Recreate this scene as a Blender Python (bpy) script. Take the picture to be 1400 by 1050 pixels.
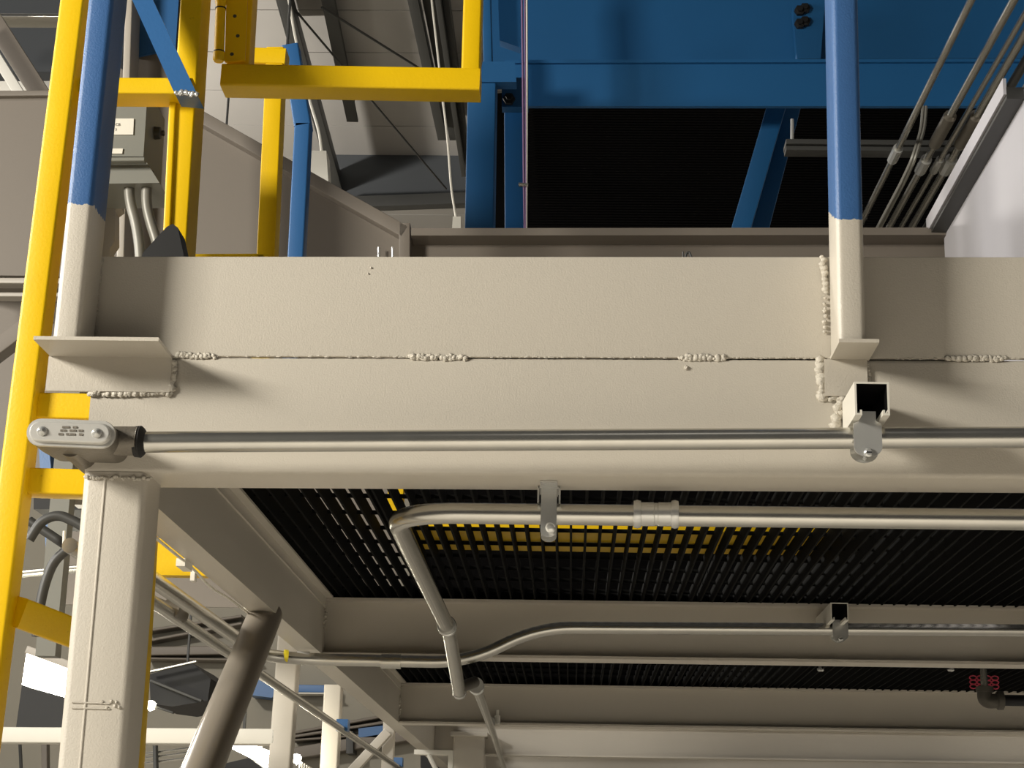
import bpy, bmesh, math, random
from mathutils import Vector as V, Matrix
random.seed(7)
for o in list(bpy.data.objects): bpy.data.objects.remove(o)
scene = bpy.context.scene
COL = scene.collection
# ------------------------------------------------------------------ camera
F = 2375.0                                   # focal length in pixels of the 1400x1050 frame
YAW, PIT, ROL = (math.radians(a) for a in (2.23, 15.76, 1.317))
C = V((0, 0, 1.6))
_f = V((-math.sin(YAW)*math.cos(PIT), math.cos(YAW)*math.cos(PIT), math.sin(PIT)))
_r = V((math.cos(YAW), math.sin(YAW), 0)); _u = _r.cross(_f)
R_ = _r*math.cos(ROL) + _u*math.sin(ROL); U_ = -_r*math.sin(ROL) + _u*math.cos(ROL)
cd = bpy.data.cameras.new('camera'); cam = bpy.data.objects.new('camera', cd); COL.objects.link(cam)
m = Matrix.Identity(4)
for i in range(3): m[i][0] = R_[i]; m[i][1] = U_[i]; m[i][2] = -_f[i]; m[i][3] = C[i]
cam.matrix_world = m
cd.sensor_fit = 'HORIZONTAL'; cd.sensor_width = 36.0; cd.lens = 36.0*F/1400.0
cd.clip_start = 0.05; cd.clip_end = 200
scene.camera = cam
# ------------------------------------------------------------------ light and exposure
scene.view_settings.view_transform = 'Standard'
scene.view_settings.look = 'None'
scene.view_settings.gamma = 1.0
scene.view_settings.use_curve_mapping = False
scene.view_settings.exposure = 0.0
w = bpy.data.worlds.new('world'); scene.world = w; w.use_nodes = True
w.node_tree.nodes['Background'].inputs[0].default_value = (1.0, 0.95, 0.88, 1)
w.node_tree.nodes['Background'].inputs[1].default_value = 0.055
def area(name, loc, target, sx, sy, power, col=(1, .93, .82), spread=180):
    l = bpy.data.lights.new(name, 'AREA'); l.shape = 'RECTANGLE'; l.size = sx; l.size_y = sy
    l.energy = power; l.color = col; l.spread = math.radians(spread)
    o = bpy.data.objects.new(name, l); COL.objects.link(o); o.location = loc
    o.rotation_euler = (V(target)-V(loc)).to_track_quat('-Z', 'Y').to_euler()
    return o
def globe(name, loc, power, col=(1, .95, .87), r=.18):
    l = bpy.data.lights.new(name, 'POINT'); l.energy = power; l.color = col; l.shadow_soft_size = r
    o = bpy.data.objects.new(name, l); COL.objects.link(o); o.location = loc; return o
area('key_hall_lamp', (-3.9, .2, 3.5), (0, 2.3, 2.2), 1.0, .8, 292, (1, .945, .84))      # high lamp of the hall, left of the walkway
area('aisle_fill', (.4, -1.2, 5.8), (.4, -1.2, 0), 1.0, .4, 215, (1, .95, .87), 85)          # unseen lamp added so the floor bounces light up under the deck
area('deck_fill', (-5.2, 3.4, 4.3), (1.5, 5.2, 3.5), .5, .5, 150, (1, .97, .93))             # unseen lamp added on the left to brighten white guard and blue frame
area('side_aisle_fill', (6.0, 5.4, 5.8), (6.0, 5.4, 0), 1.6, .5, 230, (1, .96, .89), 85)        # unseen lamp added on the right, its floor bounce lifts the cross beams
globe('bay_fill', (-4.6, 9.6, 5.0), 640)                                                   # unseen lamp added to light the ceiling and back wall
globe('bay_lamp_right', (6.5, 9.0, 4.6), 70)

# ------------------------------------------------------------------ photo helpers: pixel + known plane -> point
def ray(x, y): return R_*((x-700)/F) + U_*((525-y)/F) + _f
def at(x, y, Y): d = ray(x, y); return C + d*(Y/d.y)
def atz(x, y, Z): d = ray(x, y); return C + d*((Z-C.z)/d.z)
def atx(x, y, X): d = ray(x, y); return C + d*(X/d.x)
def mpp(p): return (V(p)-C).dot(_f)/F        # metres per pixel at a point

# ------------------------------------------------------------------ mesh helpers
class MB:
    def __init__(s): s.v = []; s.f = []
    def add(s, vs, fs):
        n = len(s.v); s.v += [tuple(v) for v in vs]; s.f += [tuple(i+n for i in f) for f in fs]; return s
    def box(s, a, b):
        x0, x1 = sorted((a[0], b[0])); y0, y1 = sorted((a[1], b[1])); z0, z1 = sorted((a[2], b[2]))
        vs = [(x, y, z) for x in (x0, x1) for y in (y0, y1) for z in (z0, z1)]
        return s.add(vs, [(0,1,3,2),(4,6,7,5),(0,4,5,1),(2,3,7,6),(0,2,6,4),(1,5,7,3)])
    def loft(s, rings, cap=True):
        n = len(rings[0]); vs = [p for r in rings for p in r]; fs = []
        for k in range(len(rings)-1):
            for i in range(n):
                j = (i+1) % n
                fs.append((k*n+i, k*n+j, (k+1)*n+j, (k+1)*n+i))
        if cap: fs.append(tuple(range(n-1, -1, -1))); fs.append(tuple((len(rings)-1)*n+i for i in range(n)))
        return s.add(vs, fs)
    def extr(s, prof, p0, p1, ref=(0, 1, 0)):
        p0, p1 = V(p0), V(p1); d = (p1-p0).normalized(); ref = V(ref)
        u = d.cross(ref).normalized(); v = u.cross(d).normalized()
        return s.loft([[p0+u*a+v*b for a, b in prof], [p1+u*a+v*b for a, b in prof]])
    def bar(s, p0, p1, w, h, r=.003, ref=(0, 1, 0)): return s.extr(rrect(w, h, r), p0, p1, ref)
    def pipe(s, pts, r, bend=.08, n=16, cap=True, seg=8):
        P = fillet([V(p) for p in pts], bend, seg); rings = []
        t0 = (P[1]-P[0]).normalized(); ref = V((0, 0, 1)) if abs(t0.z) < .9 else V((0, 1, 0))
        u = t0.cross(ref).normalized()
        for i, p in enumerate(P):
            t = ((P[min(i+1, len(P)-1)]-P[i]).normalized() + (P[i]-P[max(i-1, 0)]).normalized())
            t.normalize(); u = (u - t*u.dot(t)).normalized(); v = t.cross(u)
            rr = r[i] if isinstance(r, (list, tuple)) else r
            rings.append([p+u*rr*math.cos(a)+v*rr*math.sin(a) for a in (2*math.pi*k/n for k in range(n))])
        return s.loft(rings, cap)
    def lathe(s, p0, d, prof, n=20):          # prof: (distance along d, radius)
        d = V(d).normalized(); ref = V((0, 0, 1)) if abs(d.z) < .9 else V((0, 1, 0)); u = d.cross(ref).normalized(); v = d.cross(u)
        return s.loft([[V(p0)+d*t+u*r*math.cos(a)+v*r*math.sin(a) for a in (2*math.pi*k/n for k in range(n))] for t, r in prof])
    def slab(s, pix, Y, th):                   # a plate standing in the plane y = Y, outline from the photo
        fr = [at(x, y, Y) for x, y in pix]; return s.poly(fr, th)
    def poly(s, fr, th):
        bk = [p+V((0, th, 0)) for p in fr]; return s.loft([fr, bk])
    def blob(s, c, r, sq=(1, 1, 1)):
        c = V(c); vs = []; fs = []
        for k, ph in enumerate((-90, -35, 20, 60, 90)):
            for i in range(6):
                a = math.radians(60*i + 30*k); q = math.radians(ph); j = random.uniform(.85, 1.15)
                vs.append(c + V((math.cos(a)*math.cos(q)*sq[0], math.sin(a)*math.cos(q)*sq[1], math.sin(q)*sq[2]))*r*j)
        for k in range(4):
            for i in range(6): j = (i+1) % 6; fs.append((k*6+i, k*6+j, k*6+6+j, k*6+6+i))
        return s.add(vs, fs)
    def build(s, name, mat, parent=None, sharp=35, smooth=True):
        me = bpy.data.meshes.new(name); me.from_pydata(s.v, [], s.f); me.validate(); me.update()
        bm = bmesh.new(); bm.from_mesh(me); bmesh.ops.recalc_face_normals(bm, faces=bm.faces); bm.to_mesh(me); bm.free()
        if smooth: me.shade_smooth(); me.set_sharp_from_angle(angle=math.radians(sharp))
        me.materials.append(M[mat]); o = bpy.data.objects.new(name, me); COL.objects.link(o)
        if parent is not None: o.parent = parent
        return o
def rrect(w, h, r, n=4):
    r = max(min(r, w/2-1e-5, h/2-1e-5), 1e-5); out = []
    for cx, cy, a0 in ((w/2-r, h/2-r, 0), (-w/2+r, h/2-r, 90), (-w/2+r, -h/2+r, 180), (w/2-r, -h/2+r, 270)):
        for k in range(n+1):
            a = math.radians(a0+90*k/n); out.append((cx+r*math.cos(a), cy+r*math.sin(a)))
    return out
def fillet(P, b, seg):
    if len(P) < 3: return P
    out = [P[0]]
    for i in range(1, len(P)-1):
        a, p, c = P[i-1], P[i], P[i+1]; da = (a-p); dc = (c-p); t = min(b, da.length*.48, dc.length*.48)
        A = p+da.normalized()*t; B = p+dc.normalized()*t
        for k in range(seg+1):
            q = k/seg; out.append(A*(1-q)**2 + p*2*q*(1-q) + B*q*q)
    out.append(P[-1]); return out
def tag(o, label, cat, group=None):
    o['label'] = label; o['category'] = cat
    if group: o['group'] = group
    return o
def struct(o): o['kind'] = 'structure'; return o
def thing(name, label, cat, group=None, kind=None):
    o = bpy.data.objects.new(name, None); COL.objects.link(o); o.empty_display_size = .05
    tag(o, label, cat, group)
    if kind: o['kind'] = kind
    return o
def one(name, mb, mat, label, cat, group=None, **k): return tag(mb.build(name, mat, **k), label, cat, group)
def fbar(mb, x0, y0, x1, y1, Y, wpx, dep, r=.003, Y1=None):
    """tube whose front face is centred on the two pixels at depth Y (and Y1)"""
    a = at(x0, y0, Y); b = at(x1, y1, Y if Y1 is None else Y1); wd = wpx*mpp((a+b)/2)
    return mb.bar(a+V((0, dep/2, 0)), b+V((0, dep/2, 0)), wd, dep, r)

# ------------------------------------------------------------------ materials
M = {}
def lin(c): return tuple(((v/255)/12.92 if v/255 <= .04045 else ((v/255+.055)/1.055)**2.4) for v in c)
def mat(name, rgb, rough=.5, metal=0, bump=0, bscale=300, var=.0, vscale=6, spots=None, emit=None, spec=.5, coords='Object', sscale=60, sthr=.68):
    m = bpy.data.materials.new(name); m.use_nodes = True; nt = m.node_tree; b = nt.nodes['Principled BSDF']
    base = lin(rgb); b.inputs['Roughness'].default_value = rough; b.inputs['Metallic'].default_value = metal
    b.inputs['Specular IOR Level'].default_value = spec
    b.inputs['Base Color'].default_value = (*base, 1)
    geo = nt.nodes.new('ShaderNodeNewGeometry')
    src = None
    if var:
        n = nt.nodes.new('ShaderNodeTexNoise'); n.inputs['Scale'].default_value = vscale; n.inputs['Detail'].default_value = 5
        nt.links.new(geo.outputs['Position'], n.inputs['Vector'])
        mx = nt.nodes.new('ShaderNodeMix'); mx.data_type = 'RGBA'
        mx.inputs['A'].default_value = (*[c*(1-var) for c in base], 1); mx.inputs['B'].default_value = (*[min(1, c*(1+var)) for c in base], 1)
        nt.links.new(n.outputs['Fac'], mx.inputs['Factor']); src = mx.outputs['Result']
    if spots:
        n = nt.nodes.new('ShaderNodeTexNoise'); n.inputs['Scale'].default_value = sscale; n.inputs['Detail'].default_value = 6; n.inputs['Roughness'].default_value = .7
        nt.links.new(geo.outputs['Position'], n.inputs['Vector'])
        rp = nt.nodes.new('ShaderNodeMapRange'); rp.inputs['From Min'].default_value = sthr; rp.inputs['From Max'].default_value = sthr+.05
        nt.links.new(n.outputs['Fac'], rp.inputs['Value'])
        mx = nt.nodes.new('ShaderNodeMix'); mx.data_type = 'RGBA'; mx.inputs['A'].default_value = (*base, 1); mx.inputs['B'].default_value = (*lin(spots), 1)
        if src: nt.links.new(src, mx.inputs['A'])
        nt.links.new(rp.outputs['Result'], mx.inputs['Factor']); src = mx.outputs['Result']
    if src: nt.links.new(src, b.inputs['Base Color'])
    if bump:
        n = nt.nodes.new('ShaderNodeTexNoise'); n.inputs['Scale'].default_value = bscale; n.inputs['Detail'].default_value = 3
        nt.links.new(geo.outputs['Position'], n.inputs['Vector'])
        bp = nt.nodes.new('ShaderNodeBump'); bp.inputs['Strength'].default_value = bump; bp.inputs['Distance'].default_value = .002
        nt.links.new(n.outputs['Fac'], bp.inputs['Height']); nt.links.new(bp.outputs['Normal'], b.inputs['Normal'])
    if emit:
        b.inputs['Emission Color'].default_value = (*lin(rgb), 1); b.inputs['Emission Strength'].default_value = emit
    M[name] = m; return m
mat('gray_paint', (198, 191, 178), .42, bump=.22, bscale=420, var=.03, vscale=5)
mat('weld_paint', (205, 198, 184), .5, bump=.6, bscale=500)
mat('gray_smooth', (176, 169, 158), .4, bump=.1, bscale=200, var=.04)
mat('brace_shaded', (138, 130, 118), .3, var=.05)  # the frame's grey paint, darkened to put shade on the knee brace
mat('guard_gray', (118, 110, 100), .55, bump=.08, bscale=150, var=.05, vscale=2)
mat('white_panel', (205, 203, 208), .6, var=.03, vscale=1.5)
mat('blue_steel', (23, 86, 136), .5, var=.05)
mat('blue_paint', (44, 96, 150), .38, bump=.12, bscale=200, var=.06)
mat('yellow_paint', (230, 188, 3), .42, bump=.12, bscale=220, var=.06, vscale=9, spots=(120, 84, 8), sscale=38, sthr=.69, spec=.35)
mat('galvanized', (204, 202, 194), .27, metal=.96, bump=.02, bscale=90, var=.10, vscale=30)
mat('zinc_bright', (214, 214, 210), .2, metal=.6, bump=.02, bscale=120)
mat('cover_aluminium', (206, 204, 198), .3, metal=.35, bump=.05, bscale=200)
mat('flex_gray', (132, 130, 122), .45, metal=.2)
mat('cast_metal', (122, 116, 106), .45, metal=.6, bump=.3, bscale=300, var=.15, vscale=40)
mat('dark_rubber', (28, 26, 24), .7)
mat('grating_black', (16, 16, 15), .85, spec=.08)
mat('black', (12, 12, 13), .6)
mat('black_wall', (9, 8, 8), .95, spec=.1)
mat('dark_steel', (62, 62, 60), .5, var=.1)
mat('curtain_dark', (70, 73, 76), .8, var=.08, vscale=1)
mat('ceiling_foil', (172, 168, 162), .5, bump=.5, bscale=6, var=.07, vscale=1.2)
mat('box_gray', (122, 122, 114), .5, var=.04)
mat('plate_white', (228, 224, 212), .4)
mat('ink', (90, 88, 84), .6)
mat('cable_purple', (120, 92, 128), .5)
mat('red_wire', (196, 62, 84), .5)
mat('malleable_iron', (92, 88, 80), .55, metal=.5, bump=.4, bscale=350)
mat('wall_paint', (150, 145, 132), .8, var=.03, vscale=1)
mat('concrete', (170, 165, 156), .7, var=.12, vscale=2)
mat('white_trim', (220, 216, 205), .5, var=.02)
mat('wood', (150, 120, 84), .6, var=.15, vscale=20)
mat('lamp_white', (255, 248, 226), .4, emit=22)
mat('lamp_small', (255, 246, 214), .4, emit=30)
mat('amber', (220, 200, 40), .4)

def painted_post(name, zb, wob, slant):
    """blue paint over a light grey foot: the paint line is a brushed, wavy edge around height zb"""
    m = M['gray_paint'].copy(); m.name = name; nt = m.node_tree; b = nt.nodes['Principled BSDF']
    prev = b.inputs['Base Color'].links[0].from_socket
    geo = nt.nodes.new('ShaderNodeNewGeometry'); sep = nt.nodes.new('ShaderNodeSeparateXYZ'); nt.links.new(geo.outputs['Position'], sep.inputs[0])
    n = nt.nodes.new('ShaderNodeTexNoise'); n.inputs['Scale'].default_value = 130; nt.links.new(geo.outputs['Position'], n.inputs['Vector'])
    def mth(op, a, bb):
        q = nt.nodes.new('ShaderNodeMath'); q.operation = op
        for i, v in enumerate((a, bb)):
            if isinstance(v, (int, float)): q.inputs[i].default_value = v
            else: nt.links.new(v, q.inputs[i])
        return q.outputs[0]
    h = mth('ADD', sep.outputs['Z'], mth('MULTIPLY', n.outputs['Fac'], wob))
    h = mth('ADD', h, mth('MULTIPLY', sep.outputs['Y'], slant))
    fac = mth('GREATER_THAN', h, zb)
    mx = nt.nodes.new('ShaderNodeMix'); mx.data_type = 'RGBA'; nt.links.new(fac, mx.inputs['Factor'])
    nt.links.new(prev, mx.inputs['A']); mx.inputs['B'].default_value = (*lin((58, 98, 150)), 1)
    nt.links.new(mx.outputs['Result'], b.inputs['Base Color']); M[name] = m

# ------------------------------------------------------------------ the setting
Y0 = 2.30                                    # front face of the mezzanine edge
ZB = 2.122                                   # underside of the mezzanine beams
ZG = 2.268                                   # underside of the grating
def tilt(x): return .0085*x
struct(MB().box((-14, -8, -.1), (14, 20, 0)).build('floor', 'concrete'))
wb = struct(MB().box((-14, 15.5, 0), (14, 15.7, 9)).build('wall_back', 'wall_paint'))
ceil = struct(MB().box((-14, 6, 6.62), (14, 15.5, 6.7)).build('ceiling', 'ceiling_foil'))
for k in range(13):                          # insulation panels between the seams, sagging a little below the roof sheet
    y = 8.3+k*.56
    MB().box((-6, y, 6.585), (3.2, y+.55, 6.618)).build('panel', 'ceiling_foil', ceil)
def purlin(x0, y0, x1, y1, z, wpx, mt='dark_steel', dep=.16):
    a = atz(x0, y0, z); b = atz(x1, y1, z); wd = wpx*mpp((a+b)/2)
    mb = MB(); mb.bar(a, b, wd, dep*.12, .002, ref=(0, 0, 1)); mb.bar(a+V((0, 0, dep/2)), b+V((0, 0, dep/2)), wd*.25, dep, .002, ref=(0, 0, 1))
    return mb.build('purlin', mt, ceil)
purlin(365, -60, 398, 60, 6.4, 8); purlin(372, -60, 470, 290, 6.3, 15); purlin(436, -60, 482, 165, 6.42, 17)
purlin(552, -60, 605, 190, 6.3, 14); purlin(575, -60, 622, 190, 6.4, 16); purlin(590, -60, 634, 240, 6.25, 7)
purlin(604, -40, 640, 230, 6.36, 8)
dc = struct(MB().slab([(415, 160), (415, 272), (665, 262), (665, 158)], 11.6, .05).build('wall_upper', 'curtain_dark'))
mb = MB(); fbar(mb, 465, 276, 665, 269, 11.5, 16, .1); mb.build('edge_channel', 'dark_steel', dc)
mb = MB(); fbar(mb, 415, 163, 665, 160, 11.5, 5, .06); mb.build('top_channel', 'dark_steel', dc)
mb = MB(); fbar(mb, 480, 290, 640, 284, 13.4, 6, .08); mb.build('purlin', 'dark_steel', ceil)
for a in (((392, 0), (610, 258), 9.0, 11.4, 3.2), ((440, 10), (600, 110), 9.0, 10.2, 3.5)):
    (p, q, ya, yb, wp) = a; A = at(*p, ya); B = at(*q, yb)
    MB().pipe([A, B], wp/2*mpp(A), n=8).build('tie_rod', 'dark_steel', ceil)
bk = struct(MB().slab([(650, 130), (650, 330), (560, 330), (560, 1008), (1700, 1008), (1700, 40)], 9.6, .1).build('wall_dark', 'black_wall'))
for k in range(46):                          # corrugation of the dark curtain wall
    y = 148+k*3.6
    A = at(722, y, 9.58); B = at(1300, y+4, 9.58)
    MB().box((A.x, 9.575, A.z), (B.x, 9.6, A.z+.010)).build('rib', 'black_wall', bk)

# ------------------------------------------------------------------ mezzanine steelwork
mez = thing('mezzanine_frame', 'light grey painted steel mezzanine with edge beam, toe plate, cross beams and knee brace', 'mezzanine')
XL, XR = -.673, 2.3
def tz(x, z): return z + tilt(x)
# edge beam: rectangular tube
prof = rrect(.100, .166, .007)
eb = MB(); eb.extr([(a, b) for a, b in prof], (XL, Y0+.05, tz(XL, ZB+.083)), (XR, Y0+.05, tz(XR, ZB+.083)), ref=(0, 0, 1))
eb = eb.build('edge_beam', 'gray_paint', mez)
tp = MB(); tp.extr(rrect(.008, .1475, .0015), (-.725, Y0+.0045, 2.3630-.725*.0095), (XR, Y0+.0045, 2.363+XR*.0095), ref=(0, 0, 1))
tp = tp.build('toe_plate', 'gray_paint', mez)
def bead(parent, P0, P1, n, r, jit, name='weld_bead', mt='weld_paint', sq=(1.2, .7, 1)):
    mb = MB(); P0, P1 = V(P0), V(P1)
    for k in range(n):
        t = (k+random.uniform(-.3, .3))/max(1, n-1); p = P0.lerp(P1, t)
        mb.blob(p+V((random.uniform(-jit, jit), random.uniform(-.0005, .001), random.uniform(-jit, jit))), r*random.uniform(.6, 1.25), sq)
    o = mb.build(name, mt, parent, sharp=80); return o
for a, b, yy in ((240, 292, 486), (560, 636, 488), (930, 990, 489), (1295, 1374, 490)):
    bead(eb, at(a, yy, Y0-.0005), at(b, yy+.5, Y0-.0005), int((b-a)*.7), .0036, .0024)
seam = MB()
for k in range(230):                         # paint crumbs hanging in the open joint
    x = random.uniform(230, 1400); p = at(x, 486.3+(x-240)*.0035, Y0-.0002); seam.blob(p+V((0, .001, random.uniform(-.001, .001))), random.uniform(.0008, .0016), (2.2, .8, .8))
sm = seam.build('paint_crumbs', 'weld_paint', eb); sm['kind'] = 'stuff'
for q in ((938, 503, .0035), (507, 366, .0016), (503, 374, .0013)):
    MB().blob(at(q[0], q[1], Y0-.0003), q[2]).build('spatter', 'weld_paint', eb)
# front column (square tube) under the end of the beam
CX0, CX1 = -.6745, -.5855
col_ = MB(); col_.extr(rrect(.089, .089, .011), ((CX0+CX1)/2, Y0+.0455, 0), ((CX0+CX1)/2, Y0+.0455, ZB-.004)); col_ = col_.build('column', 'gray_paint', mez)
MB().pipe([(-.643, Y0+.0016, .02), (-.643, Y0+.0016, ZB-.012)], .0022, n=10).build('weld_seam', 'gray_paint', col_)
for zz in (1.783, 1.776):
    mb = MB(); p0 = at(100, 962, Y0)
    mb.pipe([at(98, 960 if zz > 1.78 else 968, Y0), at(150, 962 if zz > 1.78 else 969, Y0)], .0011, n=6); mb.build('weld_scar', 'gray_paint', col_)
mb = MB()
for q in ((140, 960), (152, 959), (146, 968), (157, 965), (159, 960), (163, 967)): mb.blob(at(*q, Y0), .0024)
mb.build('spatter', 'weld_paint', col_)
bead(col_, at(116, 652, Y0-.001), at(205, 654, Y0-.001), 30, .0028, .0018)
# side beam (channel, web inside, flanges turned outwards)
XI, XO = -.632, -.686
sb = MB(); y0s, y1s = Y0+.09, 15
sb.box((XI-.006, y0s, ZB), (XI, y1s, 2.285)); sb.box((XO, y0s, ZB), (XI-.006, y1s, ZB+.007)); sb.box((XO, y0s, 2.278), (XI-.006, y1s, 2.285))
sb = sb.build('side_beam', 'gray_paint', mez)
lg = MB(); lg.box((XI, Y0+.101, ZG-.028), (XI+.004, 4.36, ZG)); lg.box((XI, Y0+.101, ZG-.005), (XI+.022, 4.36, ZG)); lg.build('ledge_angle', 'gray_paint', sb)
lg = MB(); lg.box((XI, 4.46, ZG-.028), (XI+.004, 6.38, ZG)); lg.box((XI, 4.46, ZG-.005), (XI+.022, 6.38, ZG)); lg.build('ledge_angle', 'gray_paint', sb)
# cross beams
def ibeam(yf, z0, z1, fw=.085, x0=XI, x1=3.4, dz=.0045):
    mb = MB(); a = tilt(0)
    def bx(ya, yb, za, zb):
        vs = [(x, y, z+dz*x) for x in (x0, x1) for y in (ya, yb) for z in (za, zb)]
        mb.add(vs, [(0,1,3,2),(4,6,7,5),(0,4,5,1),(2,3,7,6),(0,2,6,4),(1,5,7,3)])
    bx(yf, yf+fw, z0, z0+.007); bx(yf, yf+fw, z1-.007, z1); bx(yf+fw/2-.003, yf+fw/2+.003, z0+.007, z1-.007)
    return mb.build('cross_beam', 'gray_paint', mez)
beams = [ibeam(4.365, ZB, ZG), ibeam(6.385, ZB, ZG), ibeam(8.07, ZB, ZG), ibeam(9.9, ZB, ZG), ibeam(11.8, ZB, ZG)]
bead(sb, (XI+.002, 6.38, 2.15), (XI+.002, 6.38, 2.25), 12, .006, .004)
bead(sb, (XI+.004, 4.36, 2.19), (XI+.004, 4.36, 2.25), 8, .004, .003)
# knee brace between column and side beam: round pipe, welded under the flange
kb = MB(); A = V((-.662, 3.70, ZB+.002)); Bq = at(283, 1050, 3.13); Bq.x = -.655
d = (Bq-A).normalized(); kb.pipe([A, A+d*1.75], .0365, n=28); kb = kb.build('knee_brace', 'brace_shaded', mez, sharp=50)
bead(kb, at(336, 832, 3.64), at(380, 848, 3.8), 12, .004, .001)
# angle brackets that carry the guard posts
def bracket(xa, xb, ylip, xv0, xv1, yv):
    f0, f1 = at(xa, ylip, 2.215), at(xb, ylip+.6, 2.215); z = (f0.z+f1.z)/2
    q0, q1 = at(xv0, yv, Y0-.006), at(xv1, yv, Y0-.006)
    mb = MB(); t = .005
    mb.box((f0.x, 2.215, z-t), (f1.x, Y0-.0005, z)); mb.box((q0.x, Y0-.006, q0.z), (q1.x, Y0-.0005, z-t))
    return mb.build('post_bracket', 'gray_paint', mez), z, q0, q1
brL, zL, qa, qb = bracket(46, 217, 460, 62, 232, 534)
bead(brL, (at(122, 537, Y0-.003)), at(232, 537, Y0-.003), 44, .0042, .0022)
bead(brL, qb+V((.002, .003, 0)), V((qb.x+.002, Y0-.003, zL-.01)), 20, .0042, .0018)
brR, zR, qc, qd = bracket(1147, 1202, 463, 1128, 1187, 541)
bead(brR, V((qc.x-.004, Y0-.002, qc.z)), V((qc.x-.004, Y0-.002, zR-.005)), 24, .006, .0018)
bead(brR, V((qc.x, Y0-.002, qc.z-.003)), V((qd.x, Y0-.002, qd.z-.003)), 18, .004, .002)
bead(brR, V((qd.x+.002, Y0-.002, qd.z)), V((qd.x+.002, Y0-.002, zR-.01)), 14, .0035, .001)
bead(brR, at(1150, 548, Y0-.002), at(1140, 590, Y0-.002), 18, .0055, .003)
# far column under the deck
mb = MB(); fbar(mb, 641, 1004, 639, 1500, 8.02, 44, .15, r=.012); fc = mb.build('column', 'gray_paint', mez)
mb = MB(); fbar(mb, 616, 1003, 666, 1004, 8.0, 6, .19); mb.build('cap_plate', 'gray_paint', fc)

# ------------------------------------------------------------------ guard posts
YP = Y0-.078
painted_post('post_left_paint', at(110, 291, 2.25).z+.008, .012, .0)
painted_post('post_right_paint', at(1160, 297, 2.25).z + .008 - .55*2.252, .012, -.55)
def post(p0, p1, ylow, zbot, mt, label):
    a, b = at(p0[0], p0[1], YP), at(p1[0], p1[1], YP); d = (a-b).normalized()
    b = b - d*((b.z-zbot)/d.z); a = a+d*.5
    mb = MB(); mb.bar(b+V((0, .0385, 0)), a+V((0, .0385, 0)), .037, .076, .008)
    return one('guard_post', mb, mt, label, 'post', 'square tube posts on the mezzanine edge')
pl = post((137, 0), (90, 455), 455, zL, 'post_left_paint', 'blue square guard post with grey foot on the wide bracket beside yellow ladder rail')
pr = post((1155.5, 0), (1165.5, 460), 460, zR, 'post_right_paint', 'blue square guard post with grey foot above the cut strut end')
lp = at(1128, 352, Y0-.003)
bead(pr, at(1125, 352, Y0-.003), at(1129, 400, Y0-.003), 16, .0045, .0015, name='weld_bead')
bead(pr, at(1128, 395, Y0-.003), at(1128, 452, Y0-.003), 10, .003, .001)
bead(pl, at(139, 352, Y0-.003), at(135, 385, Y0-.003), 10, .0035, .0018)
bead(pl, at(134, 395, Y0-.003), at(131, 452, Y0-.003), 10, .002, .0008)
# diagonal blue brace welded to the yellow gate post
mb = MB(); mb.slab([(237, 124), (268.5, 127), (167, -90), (140, -90)], 2.535, .06)
gb = one('diagonal_brace', mb, 'blue_paint', 'short blue diagonal tube welded to yellow post at its silvery lower end', 'brace')
bead(gb, at(240, 127, 2.535), at(268, 128, 2.535), 14, .004, .0022, mt='zinc_bright')

# ------------------------------------------------------------------ bar grating
HB = .033
def grate(x0, x1, y0, y1, label, pitch, ncross, yb=None):
    t = thing('floor_grating', label, 'grating', 'black bar gratings of the mezzanine deck')
    t.location = (x0, y0, ZG+.001)
    bar = bpy.data.meshes.new('bearing_bar'); L = y1-y0
    q = MB(); q.extr([(-.0022, 0), (.0022, 0), (.0026, HB), (-.0026, HB)][::-1], (0, 0, 0), (0, L, 0), ref=(0, 0, 1))
    bo = q.build('bearing_bar', 'grating_black', t); n = int((x1-x0)/pitch)
    bo.location = (.004, 0, 0)
    for k in range(1, n+1):
        c = bo.copy(); COL.objects.link(c); c.parent = t; c.location = (min(.004+k*pitch, x1-x0-.006), 0, 0)
    q = MB(); q.box((0, -.003, HB*.72), (x1-x0-.02, .003, HB*.96)); co = q.build('cross_rod', 'grating_black', t)
    co.location = (0, .07, 0); st = (L-.12)/(ncross-1)
    for k in range(1, ncross):
        c = co.copy(); COL.objects.link(c); c.parent = t; c.location = (0, .07+k*st, 0)
    for ya in (0, L-.004): q = MB(); q.box((0, ya, 0), (x1-x0-.012, ya+.004, HB)); q.build('end_band', 'grating_black', t)
    return t
xs1 = atz(530, 690, ZG).x-.02; xs2 = atz(1004, 719, ZG).x
gt = ZG
grate(-.628, xs1, Y0+.105, 4.44, 'black grating panel at the left corner below the toe plate, light showing through', .0302, 13)
grate(xs1, xs2, Y0+.105, 4.44, 'black grating panel with the yellow rail showing through its slots', .0302, 13)
grate(xs2, 1.45, Y0+.105, 4.44, 'black grating panel at the near right, its bars seen edge on', .0302, 13)
grate(-.628, .78, 4.45, 6.46, 'black grating panel of the second bay, behind the bent conduit', .0302, 13)
grate(.78, 2.4, 4.45, 6.46, 'black grating panel above the iron pipe elbow in the second bay', .0302, 13)

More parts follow.
